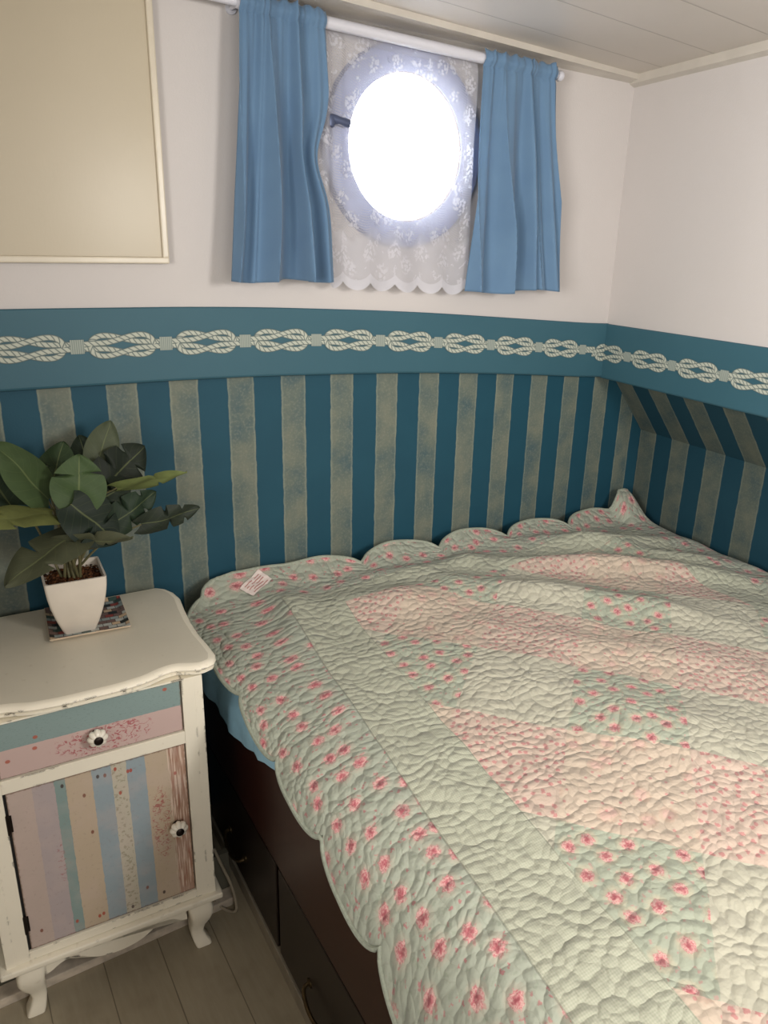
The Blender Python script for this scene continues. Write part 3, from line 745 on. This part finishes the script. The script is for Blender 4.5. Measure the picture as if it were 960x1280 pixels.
# serpentine top
def half_front(dx):      # depth of the front edge at distance dx from the middle
    xs = [0, .05, .10, .140, .165, .19, .215, .232]; ys = [-.012, -.012, -.006, .010, .012, -.002, -.008, .004]
    return sm2(dx, xs, ys)
def sm2(x, xs, ys): return sum(interp(max(0, min(xs[-1], x + d)), xs, ys) for d in np.linspace(-.012, .012, 7)) / 7
out = []
for d in np.linspace(-.232, .232, 57): out.append((CX + d, half_front(abs(d))))
rs = [(.238, .012), (.243, .03), (.242, .07), (.238, .12), (.238, .19), (.243, .26), (.249, .315), (.244, .35), (.232, .378), (.215, .392)]
rs = [(a, b) for a, b in rs]
out += [(CX + a, b) for a, b in rs] + [(CX - a, b) for a, b in rs[::-1]]
outv = [Vector((a, b, 0)) for a, b in out]; n = len(outv)
nrm = []
for i in range(n):
    d = (outv[(i + 1) % n] - outv[i - 1]).normalized(); nrm.append(Vector((d.y, -d.x, 0)))
bm = bmesh.new(); rings = []
for off, z in ((-.012, .6915), (-.004, .6930), (.001, .6965), (.001, .7005), (-.003, .7025), (.003, .7045), (.0045, .7080), (.0020, .7125), (-.0035, .7155), (-.010, .7165)):
    rings.append([bm.verts.new((p.x + m.x * off, p.y + m.y * off, z)) for p, m in zip(outv, nrm)])
for a, b in zip(rings, rings[1:]):
    for k in range(n): bm.faces.new((a[k], a[(k + 1) % n], b[(k + 1) % n], b[k]))
bm.faces.new(rings[0][::-1]); f = bm.faces.new(rings[-1]); f.material_index = 1
obj('top', clean(bm), [M['cream'], M['cream_top']], ns)
def front_board(name, x0, x1, z0, z1, mat, y0=.004, y1=.021):
    bm = bmesh.new(); box(bm, x0, x1, y0, y1, z0, z1, .0012); uvl = bm.loops.layers.uv.new('UVMap')
    for f in bm.faces:
        for l in f.loops: l[uvl].uv = ((l.vert.co.x - x0) / (x1 - x0), (l.vert.co.z - z0) / (z1 - z0))
    return obj(name, bm, mat, ns, smooth=False)
drawer = front_board('drawer', .0085, .3405, .5735, .6865, M['drawer'])
door = front_board('door', .0125, .3405, .1685, .5405, M['door'])
RYX = Matrix.Rotation(R(90), 4, 'X')
def knob(x, z, parent):
    base = Matrix.Translation((x, .004, z)) @ RYX
    bm = bmesh.new(); lathe(bm, [(.009, 0), (.009, .002), (.006, .004), (.005, .010)], 18, base); lathe(bm, [(.0085, .0265), (.0085, .0285), (.006, .0305), (.002, .031)], 16, base)
    k = obj('knob', clean(bm), M['iron'], parent)
    bm = bmesh.new(); lathe(bm, [(.005, .006), (.012, .0075), (.0165, .0125), (.0178, .0175), (.0158, .0225), (.0105, .0265), (.004, .0272)], 64, base, lobes=8, amp=.22)
    obj('porcelain_cap', clean(bm), M['porcelain'], parent, label='white fluted porcelain knob')
knob(.178, .618, drawer); knob(.3125, .352, door)
bm = bmesh.new(); box(bm, .0078, .0125, .006, .02, .168, .541); obj('gap_shade_strip', bm, M['gap_shade'], ns, smooth=False)  # near-black strip set in place of the shade beside the door
for z in (.475, .235):
    bm = bmesh.new(); tube(bm, [(.0095, .001, z - .022), (.0095, .001, z - .021), (.0095, .001, z + .021), (.0095, .001, z + .022)], [.002, .0035, .0035, .002], 10); box(bm, .0098, .0165, .0015, .005, z - .018, z + .018)
    obj('hinge', bm, M['iron'], ns)
# scalloped apron
ap = [(.030, .131), (.030, .092), (.042, .096), (.058, .106), (.076, .111), (.094, .108), (.110, .097), (.128, .087), (.150, .081), (.174, .079)]
ap = ap + [(2 * CX - a, b) for a, b in ap[-2::-1]]
cu = [ap[0]] + [(v.x, v.y) for v in catmull([(a, b, 0) for a, b in ap[1:-1]], 5)] + [ap[-1]]
bm = bmesh.new(); fr = [bm.verts.new((a, .004, b)) for a, b in cu]; bk = [bm.verts.new((a, .018, b)) for a, b in cu]
bm.faces.new(fr); bm.faces.new(bk[::-1])
for i in range(len(cu)): bm.faces.new((fr[i], bk[i], bk[(i + 1) % len(cu)], fr[(i + 1) % len(cu)]))
bmesh.ops.triangulate(bm, faces=[f for f in bm.faces if len(f.verts) > 4]); obj('apron', clean(bm), M['cream'], ns, smooth=False)
# cabriole legs
def leg(x, y, sx, sy):
    bm = bmesh.new(); rows = []
    prof = [(.131, .027, .000), (.112, .0275, .004), (.095, .026, .0055), (.075, .0215, .003), (.055, .0170, -.003), (.036, .0145, -.005), (.020, .0160, -.001), (.009, .0180, .004), (.002, .0175, .006), (.000, .0155, .006)]
    for z, h, off in prof:
        cx, cy = x + sx * off, y + sy * off * .8; ring = []
        for k in range(20):
            a = 2 * PI * k / 20; c, s = math.cos(a), math.sin(a); e = .38
            px = abs(c) ** e * (1 if c > 0 else -1); py = abs(s) ** e * (1 if s > 0 else -1)
            ring.append(bm.verts.new((cx + h * px, cy + h * py, z)))
        rows.append(ring)
    for a, b in zip(rows, rows[1:]):
        for k in range(20): bm.faces.new((a[k], b[k], b[(k + 1) % 20], a[(k + 1) % 20]))
    bm.faces.new(rows[0]); bm.faces.new(rows[-1][::-1])
    bmesh.ops.recalc_face_normals(bm, faces=bm.faces)
    return obj('leg', bm, M['cream'], ns)
for x, sx in ((.008, -1), (.345, 1)):
    leg(x, .020, sx, -1); leg(x, DEP - .028, sx, 1)

def NS(x, y, z):        # cabinet coordinates -> world
    c, s = math.cos(ST), math.sin(ST); return Vector((.043 + c * x - s * y, 1.327 + s * x + c * y, z))

# tray and plant on the cabinet
tray = thing('mosaic_tray', 'small square mosaic tray under the white plant pot on the bedside cabinet', 'tray', NS(.218, .288, .7168), ST - R(3))
bm = bmesh.new(); uvl = bm.loops.layers.uv.new('UVMap'); h0, h1 = .074, .080
rings = []
for h, z in ((.066, 0), (.078, .004), (.0805, .0075), (.0795, .0085), (.074, .0065), (.066, .0035)):
    rings.append([bm.verts.new((sx * h, sy * h, z)) for sx, sy in ((-1, -1), (1, -1), (1, 1), (-1, 1))])
for a, b in zip(rings, rings[1:]):
    for k in range(4): bm.faces.new((a[k], a[(k + 1) % 4], b[(k + 1) % 4], b[k]))
bm.faces.new(rings[0][::-1]); bm.faces.new(rings[-1])
for f in bm.faces:
    f.material_index = 1 if f.calc_center_median().z > .0034 and f.normal.z > -2 and all(v.co.z < .0088 for v in f.verts) and max(abs(v.co.x) for v in f.verts) < .0796 else 0
    for l in f.loops: l[uvl].uv = (l.vert.co.x / .16 + .5, l.vert.co.y / .16 + .5)
obj('dish', bm, [M['tray_rim'], M['tray']], tray, smooth=False)

PBASE = NS(.197, .260, .7206)
plant = thing('potted_plant', 'artificial monstera plant in a tapered white square pot on the bedside cabinet', 'plant', PBASE, ST - R(1.5))
bm = bmesh.new(); rings = []
def sq(h, z, r=.006):
    pts = []
    for cx, cy, a0 in ((1, 1, 0), (-1, 1, 90), (-1, -1, 180), (1, -1, 270)):
        for k in range(4):
            a = R(a0 + 30 * k); pts.append((cx * (h - r) + r * math.cos(a), cy * (h - r) + r * math.sin(a), z))
    return [bm.verts.new(p) for p in pts]
prof = []
for k in range(13):
    t = k / 12; prof.append((.031 + .0285 * (1 - (1 - t) ** 1.75), .128 * t))
prof += [(.0555, .128), (.0545, .112)]
for h, z in prof: rings.append(sq(h, z))
for a, b in zip(rings, rings[1:]):
    for k in range(16): bm.faces.new((a[k], a[(k + 1) % 16], b[(k + 1) % 16], b[k]))
bm.faces.new(rings[0][::-1]); bm.faces.new(rings[-1])
obj('pot', bm, M['pot'], plant)
bm = bmesh.new(); N = 36; g = []
for j in range(N + 1):
    g.append([bm.verts.new(((i / N - .5) * .108, (j / N - .5) * .108, .1135 + .005 * mnoise.noise(Vector((i * .45, j * .45, 1))) + .003 * mnoise.noise(Vector((i * 1.1, j * 1.1, 5))) + .004 * (1 - ((i / N - .5) ** 2 + (j / N - .5) ** 2) * 4))) for i in range(N + 1)])
for j in range(N):
    for i in range(N): bm.faces.new((g[j][i], g[j][i + 1], g[j + 1][i + 1], g[j + 1][i]))
obj('soil', bm, M['soil'], plant)
PINV = (Matrix.Translation(PBASE) @ Matrix.Rotation(ST - R(1.5), 4, 'Z')).inverted()
# leaves: base, tip (world), half width, roll, droop, tone, notches
G = {'dk': (40, 54, 36), 'md': (64, 80, 46), 'gr': (82, 80, 62), 'lt': (106, 116, 66), 'vd': (26, 36, 28), 'bl': (36, 48, 38)}
LV = [((.330, 1.60, 1.058), (.374, 1.62, 1.145), .034, 8, .006, 'gr', 0),
      ((.232, 1.58, 1.022), (.270, 1.60, 1.118), .040, -14, .010, 'dk', 1),
      ((.222, 1.55, 1.016), (.150, 1.50, 1.150), .048, 40, .012, 'md', 0),
      ((.160, 1.57, 1.005), (.110, 1.54, 1.120), .055, 10, .010, 'dk', 1),
      ((.268, 1.50, 1.012), (.282, 1.50, 1.108), .052, 6, .012, 'md', 1),
      ((.318, 1.60, 1.040), (.306, 1.63, 1.120), .034, -10, .008, 'vd', 0),
      ((.322, 1.56, 1.016), (.440, 1.60, 1.088), .052, 14, .012, 'vd', 2),
      ((.349, 1.52, 1.030), (.474, 1.46, 1.046), .032, 68, .010, 'lt', 1),
      ((.272, 1.54, .980), (.385, 1.55, 1.030), .050, 0, .010, 'vd', 1),
      ((.254, 1.49, 1.018), (.330, 1.45, .945), .055, -22, .018, 'vd', 1),
      ((.325, 1.52, .950), (.438, 1.54, 1.000), .036, 20, .012, 'bl', 2),
      ((.392, 1.53, .940), (.518, 1.51, .949), .030, 32, .018, 'bl', 2),
      ((.262, 1.49, .955), (.120, 1.38, .962), .050, 50, .030, 'gr', 1),
      ((.220, 1.50, 1.000), (.095, 1.40, 1.060), .042, 66, .020, 'lt', 1),
      ((.226, 1.48, .950), (.346, 1.43, .938), .030, 58, .012, 'gr', 1)]
bm = bmesh.new(); uvl = bm.loops.layers.uv.new('UVMap'); cl = bm.loops.layers.float_color.new('Tone')
CAMP = Vector((0, 0, 1.5))
NT_, NS_ = 44, 12
leaf_bases = []
for li, (b, t, W, roll, droop, tone, notches) in enumerate(LV):
    b, t = Vector(b), Vector(t); ax = t - b; L = ax.length; ax.normalize()
    view = (CAMP - b).normalized(); nz = (view - ax * view.dot(ax)).normalized(); sd = ax.cross(nz)
    q = Matrix.Rotation(R(roll), 3, ax); nz = q @ nz; sd = q @ sd
    leaf_bases.append(b); rr = random.Random(li * 13 + 1); g = []
    npos = [[.30 + .52 * (k + .5 + rr.uniform(-.2, .2)) / max(1, notches) for k in range(notches)] for _ in range(2)]
    for j in range(NT_ + 1):
        v = j / NT_; row = []
        for i in range(NS_ + 1):
            s = (i / NS_ - .5) * 2
            w = W * (math.sin(PI * min(1, (v * .93 + .07)) ** .80) ** .70)
            ext = -.14 * L * (abs(s) ** 1.6) * (1 - v) ** 2          # heart lobes behind the stalk
            for c in npos[0 if s < 0 else 1]:
                dn = abs(v - c)
                if dn < .028: w *= 1 - .62 * (1 - dn / .028) ** .6
            al = v * L + ext + .10 * L * abs(s) * v * (1 - v)
            hgt = .20 * abs(s) * w - droop * v * v * 1.5 + .003 * math.sin(v * 9 + s * 3 + li) - .010 * s * s * math.sin(PI * v)
            P = b + ax * al + sd * (s * w) + nz * hgt
            row.append((bm.verts.new(PINV @ P), (s, v)))
        g.append(row)
    tc = lin([c * rr.uniform(.92, 1.08) for c in G[tone]])
    for j in range(NT_):
        for i in range(NS_):
            qd = (g[j][i], g[j][i + 1], g[j + 1][i + 1], g[j + 1][i]); f = bm.faces.new([a[0] for a in qd]); f.smooth = True
            for l, a in zip(f.loops, qd): l[uvl].uv = a[1]; l[cl] = tc
fo = obj('foliage', bm, M['leaf'], plant)
root = NS(.194, .262, .832)
for li, b in enumerate(leaf_bases):
    bm = bmesh.new(); k = random.Random(li + 40)
    r0 = root + Vector((k.uniform(-.016, .016), k.uniform(-.016, .016), -.004))
    mid = r0.lerp(b, .55) + Vector((0, .004, .02 + .25 * (b - r0).xy.length))
    if b.z < .97: mid = r0.lerp(b, .5) + Vector((0, 0, .022))
    pts = [PINV @ p for p in catmull([r0, mid, b], 6)]
    tube(bm, pts, [.0030 - .0014 * i / (len(pts) - 1) for i in range(len(pts))], 7); obj('stem', clean(bm), M['stem'], plant)

# ------------------------------------------------------------------ bed
KS = .055
def side_x(y): return .530 - KS * (1.60 - y)
bed = thing('bed', 'dark mahogany bed base with drawers under the floral quilt', 'bed', (side_x(.7), .70, 0), -math.atan(KS) * 1.0)
# local frame: +y along the bed side towards the window wall, +x into the bed
bed.rotation_euler = (0, 0, -math.atan(KS))
def rbox(x0, x1, y0, y1, z0, z1, mat, name, bev=.002, parent=None):
    bm = bmesh.new(); box(bm, x0, x1, y0, y1, z0, z1, bev); return obj(name, bm, mat, parent or bed, smooth=False)
YB0, YB1 = -1.20, .955
rbox(.0, .025, YB0, YB1, .302, .545, M['mahog'], 'side_panel', .004)
rbox(.018, 1.30, YB0, YB1, .045, .300, M['mahog_dark'], 'base', .001)
rbox(.005, .05, YB0, YB1, 0, .040, M['plinth'], 'plinth', .002, None)
for y0, y1 in ((.47, .93), (.0, .455), (-.47, -.015), (-.94, -.485)):
    dr = rbox(.004, .017, y0, y1, .060, .288, M['mahog_dark'], 'drawer', .003)
    ym = (y0 + y1) / 2 + .02; bm = bmesh.new()
    pts = [(.006, ym + .055, .138), (-.010, ym + .050, .134), (-.016, ym + .025, .124), (-.017, ym, .120), (-.016, ym - .025, .124), (-.010, ym - .050, .134), (.006, ym - .055, .138)]
    tube(bm, catmull(pts, 4), .0042, 8)
    for s in (-1, 1): lathe(bm, [(.010, 0), (.010, .002), (.006, .004)], 12, Matrix.Translation((.004, ym + s * .053, .138)) @ Matrix.Rotation(R(-90), 4, 'Y'))
    obj('handle', clean(bm), M['brass'], dr)
rbox(1.24, 1.28, YB0, YB1 - .02, .302, .50, M['mahog'], 'side_panel', .003)

# blue sheet tucked over the mattress, its hem showing under the quilt
QO = (.690, 1.40)
def xA(y): return max(side_x(y) + .045, .690 - .157 * (1.40 - y))
def z_top_base(x, y):
    return .672 - .048 * max(0, (x - 1.0)) / 1.1
bm = bmesh.new(); rows = []
for y in np.linspace(-.48, 1.675, 84):
    xs_ = side_x(y); hb = interp(y, [.1, 1.05, 1.15, 1.30, 1.42, 1.62], [.572, .572, .556, .500, .492, .484])
    wv = .004 * math.sin(y * 31) + .003 * math.sin(y * 73)
    nearin = max(0, min(1, (1.12 - y) / .10)) * .05; bul = -.012 + wv + nearin
    xr = RK0.x - .145 * (1.74 - y) - .035
    pr = [(xs_ + bul - .002, hb), (xs_ + bul * .8 - .001, min(hb + .05, .578)), (xs_ + .010 + nearin, .586), (xs_ + .045 + nearin * .7, .606), (xs_ + .14, .632), (xr, .56), (xr, .52), (xs_ + .06, .548), (xs_ + .004 + bul, .546 if hb < .546 else hb - .002), (xs_ + .001 + bul, hb + .001)]
    rows.append([bm.verts.new((a, y, z)) for a, z in pr])
n = len(rows[0])
for a, b in zip(rows, rows[1:]):
    for k in range(n): bm.faces.new((a[k], a[(k + 1) % n], b[(k + 1) % n], b[k]))
bm.faces.new(rows[0][::-1]); bm.faces.new(rows[-1])
tag(obj('bed_sheet', clean(bm), M['sheet']), 'light blue bed sheet whose hem hangs below the quilt beside the cabinet', 'sheet')

# quilt ---------------------------------------------------------------
W_ = .205
NU_B, NU_T, NV = 76, 310, 520
Y_FAR, Y_NEAR = 1.690, -.45
RIDGES = [  # (x0,y0,x1,y1,width,height) long soft folds
    (1.15, 1.50, 1.62, .95, .060, .032), (1.30, 1.55, 1.98, 1.10, .050, .034), (.80, 1.46, 1.12, 1.40, .065, .022), (1.05, 1.28, 1.50, .72, .06, .010),
    (1.02, .98, 1.25, .50, .10, .014), (1.75, 1.50, 2.02, 1.15, .05, .022), (.92, 1.56, 1.40, 1.56, .04, .016), (.74, 1.60, .66, 1.30, .045, .022), (1.52, 1.60, 2.02, 1.42, .05, .030), (.62, 1.20, .60, .85, .05, .006), (1.6, 1.15, 1.9, .8, .08, .012)]
def bumps(x, y):
    z = 0.0
    for x0, y0, x1, y1, w, h in RIDGES:
        dx, dy = x1 - x0, y1 - y0; L2 = dx * dx + dy * dy; t = max(0, min(1, ((x - x0) * dx + (y - y0) * dy) / L2))
        wob = .03 * math.sin(t * 5 + x0 * 9); px, py = x0 + dx * t - dy * wob, y0 + dy * t + dx * wob
        d2 = (x - px) ** 2 + (y - py) ** 2; z += h * math.exp(-d2 / (w * w)) * math.sin(PI * (.12 + .76 * t))
    z += .007 * mnoise.noise(Vector((x * 5, y * 5, 3))) + .004 * mnoise.noise(Vector((x * 12, y * 12, 7)))
    z += .060 * math.exp(-((x - 2.078) / .052) ** 4 - ((y - 1.67) / .07) ** 2)
    return z
def scal(s, period, ph):       # rounded lobes meeting in cusps
    f = ((s - ph) / period) % 1.0; return (1 - math.sqrt(max(0, 1 - (2 * f - 1) ** 2 * .96))) 
hy = [.1, .62, .68, .79, .87, .98, 1.08, 1.20, 1.26, 1.40, 1.46, 1.60, 1.70]; hz = [.40, .500, .520, .560, .575, .600, .605, .635, .640, .655, .660, .665, .668]
hx = [.1, .68, 1.07, 1.26, 1.46, 1.60, 1.70]; hxo = [-.040, -.036, -.036, -.036, -.040, -.045, -.045]
bm = bmesh.new(); uvl = bm.loops.layers.uv.new('UVMap'); grid = []
RC = .17
for j in range(NV + 1):
    tv = j / NV; y = Y_NEAR + (Y_FAR - Y_NEAR) * tv
    H = Vector((side_x(y) + interp(y, hx, hxo), y, interp(y, hy, hz)))
    A = Vector((xA(y), y, z_top_base(xA(y), y)))
    Cc = Vector((H.x + (A.x - H.x) * .22, y, A.z - (A.z - H.z) * .06))
    cut = .044 * scal(y, .193, 1.265)
    if y > Y_FAR - RC:                                    # rounded far corner
        k = (y - (Y_FAR - RC)) / RC; cut += RC * (1 - math.sqrt(max(0, 1 - k * k))) * .85
    t0 = min(.9, cut / W_)
    xr = RK0.x - .1405 * (1.74 - y) - .028
    row = []
    for i in range(NU_B + NU_T + 1):
        if i <= NU_B:
            t = t0 + (1 - t0) * i / NU_B
            P = H * (1 - t) ** 2 + Cc * 2 * t * (1 - t) + A * t * t
            x = P.x; z = P.z + bumps(x, y) * t; p = -W_ * (1 - t)
        else:
            k = (i - NU_B) / NU_T; x = A.x + (xr - A.x) * k; z = z_top_base(x, y) + bumps(x, y); p = x - A.x
            e = max(0, (x - (xr - .06)) / .06); z -= .018 * e * e
        q = y - 1.40
        # far hem: scalloped, rises a little against the wall
        far = max(0, (y - (Y_FAR - .09)) / .09); 
        sc_ = scal(x, .262, .478) * min(1, max(0, (x - .86) / .08)) * min(1, max(0, (2.06 - x) / .05)); yy = y - far * .060 * sc_
        zz = z + (.050 - .034 * sc_) * far ** 1.5 - .012 * far * (1 if i > NU_B else t)
        row.append((bm.verts.new((x, yy, zz)), (p, q)))
    grid.append(row)
for j in range(NV):
    for i in range(NU_B + NU_T):
        qd = (grid[j][i], grid[j][i + 1], grid[j + 1][i + 1], grid[j + 1][i]); f = bm.faces.new([a[0] for a in qd]); f.smooth = True
        for l, a in zip(f.loops, qd): l[uvl].uv = a[1]
def edge_pts(seq): return [v[0].co.copy() for v in seq]
hem_side = edge_pts([grid[j][0] for j in range(NV + 1)]); hem_far = edge_pts(grid[NV]); 
qroot = thing('quilt', 'mint and pink floral patchwork quilt with a scalloped edge, spread over the bed', 'quilt', (1.2, 1.0, .66))
off = Vector((-1.2, -1.0, -.66))
bmesh.ops.translate(bm, vec=off, verts=bm.verts)
me = bpy.data.meshes.new('cover'); bm.to_mesh(me); bm.free(); me.materials.append(M['quilt'])
cover = bpy.data.objects.new('cover', me); COL.objects.link(cover); cover.parent = qroot
md = cover.modifiers.new('batting', 'SOLIDIFY'); md.thickness = .007; md.offset = -1
bm = bmesh.new(); path = hem_side[::2] + hem_far[4::3]
tube(bm, [p + off + Vector((0, 0, -.003)) for p in path], .0048, 8); obj('binding', clean(bm), M['binding'], qroot)
# care tag sewn near the far corner
bm = bmesh.new(); rows = []
T0, T1, T2 = Vector((.646, 1.642, .0)), Vector((.714, 1.682, .0)), Vector((.022, -.034, 0))
from mathutils.kdtree import KDTree
kd = KDTree((len(cover.data.vertices)))
for i, v in enumerate(cover.data.vertices): kd.insert((v.co.x - off.x, v.co.y - off.y, 0), i)
kd.balance()
def quilt_z(x, y):
    _, i, _ = kd.find((x, y, 0)); return cover.data.vertices[i].co.z - off.z
for j in range(7):
    rows.append([])
    for i in range(9):
        P = T0.lerp(T1, i / 8) + T2 * (j / 6); P.z = quilt_z(P.x, P.y) + .004 + .002 * math.sin(i * .8)
        rows[-1].append(bm.verts.new(P + off))
for a, b in zip(rows, rows[1:]):
    for i in range(8): bm.faces.new((a[i], b[i], b[i + 1], a[i + 1]))
for j in range(1, 6):            # faint illegible print lines
    for i in range(1, 7):
        if (i * j) % 5 == 4: continue
        a, b = rows[j][i].co.copy(), rows[j][i + 1].co.copy(); d = (rows[j + 1][i].co - a) * .35 if j < 6 else T2 * .05
        up = Vector((0, 0, .0006)); f = bm.faces.new([bm.verts.new(p + up) for p in (a, a + d, b + d, b)]); f.material_index = 1
obj('care_tag', bm, [M['tag'], M['tag_ink']], qroot, label='small white printed care tag', smooth=False)

# cord on the floor beside the cabinet foot
bm = bmesh.new(); tube(bm, catmull([(.462, 1.41, .16), (.474, 1.395, .115), (.486, 1.375, .072), (.490, 1.360, .035), (.486, 1.352, .010), (.470, 1.372, .0045), (.440, 1.40, .026), (.40, 1.41, .0265)], 6), .0035, 8)
tag(obj('cord', clean(bm), M['cord']), 'thin grey cord looping to the floor between the cabinet foot and the bed', 'cord')

# ------------------------------------------------------------------ light
w = bpy.data.worlds.new('World'); scene.world = w; w.use_nodes = True
bg = w.node_tree.nodes['Background']; bg.inputs[0].default_value = (.86, .93, 1.0, 1); bg.inputs[1].default_value = 11.0
def area(name, loc, target, size, energy, col, shape='DISK'):
    L = bpy.data.lights.new(name, 'AREA'); L.shape = shape; L.size = size; L.energy = energy; L.color = col
    o = bpy.data.objects.new(name, L); COL.objects.link(o); o.location = loc
    o.rotation_euler = (Vector(target) - Vector(loc)).to_track_quat('-Z', 'Y').to_euler(); return o
area('cabin_lamp', (1.1, -.50, 1.62), (1.05, 1.2, .95), .40, 19, (1.0, .955, .90))
area('rear_fill_light', (.1, -1.2, 1.4), (.6, 1.5, .9), .8, 15, (1.0, .965, .92), 'SQUARE')  # added unseen fill from behind, brightens the cabinet front
lw = area('side_fill_light', (-.75, .05, 1.50), (1.9, .95, 1.55), .7, 15, (1.0, .96, .90), 'SQUARE'); lw.data.spread = R(85)  # added unseen fill aimed at the right wall, no window there

# ------------------------------------------------------------------ camera
cam = bpy.data.cameras.new('Camera'); co = bpy.data.objects.new('Camera', cam); COL.objects.link(co)
f = 960.0; head = R(33.0)
dn = Vector((418 - 480, 3400 - 640, f)).normalized(); up = -dn
fw = Vector((0, 0, 1)); hf = (fw - up * fw.dot(up)).normalized(); rt = hf.cross(up)
if rt.x < 0: rt = -rt
Yw = hf * math.cos(head) - rt * math.sin(head); Xw = hf * math.sin(head) + rt * math.cos(head)
Mm = Matrix((Xw, Yw, up))            # rows: world axes seen from the camera (x right, y down, z forward)
right = Mm @ Vector((1, 0, 0)); upc = Mm @ Vector((0, -1, 0)); back = Mm @ Vector((0, 0, -1))
co.matrix_world = Matrix.Translation((0, 0, 1.5)) @ Matrix((right, upc, back)).transposed().to_4x4()
cam.sensor_fit = 'VERTICAL'; cam.sensor_height = 36; cam.lens = f / 1280 * 36; cam.clip_start = .02
scene.camera = co
scene.view_settings.view_transform = 'Standard'; scene.view_settings.look = 'None'
scene.view_settings.exposure = 0; scene.view_settings.gamma = 1
scene.cycles.use_denoising = True
scene.cycles.max_bounces = 10; scene.cycles.transparent_max_bounces = 12; scene.cycles.caustics_reflective = False; scene.cycles.caustics_refractive = False
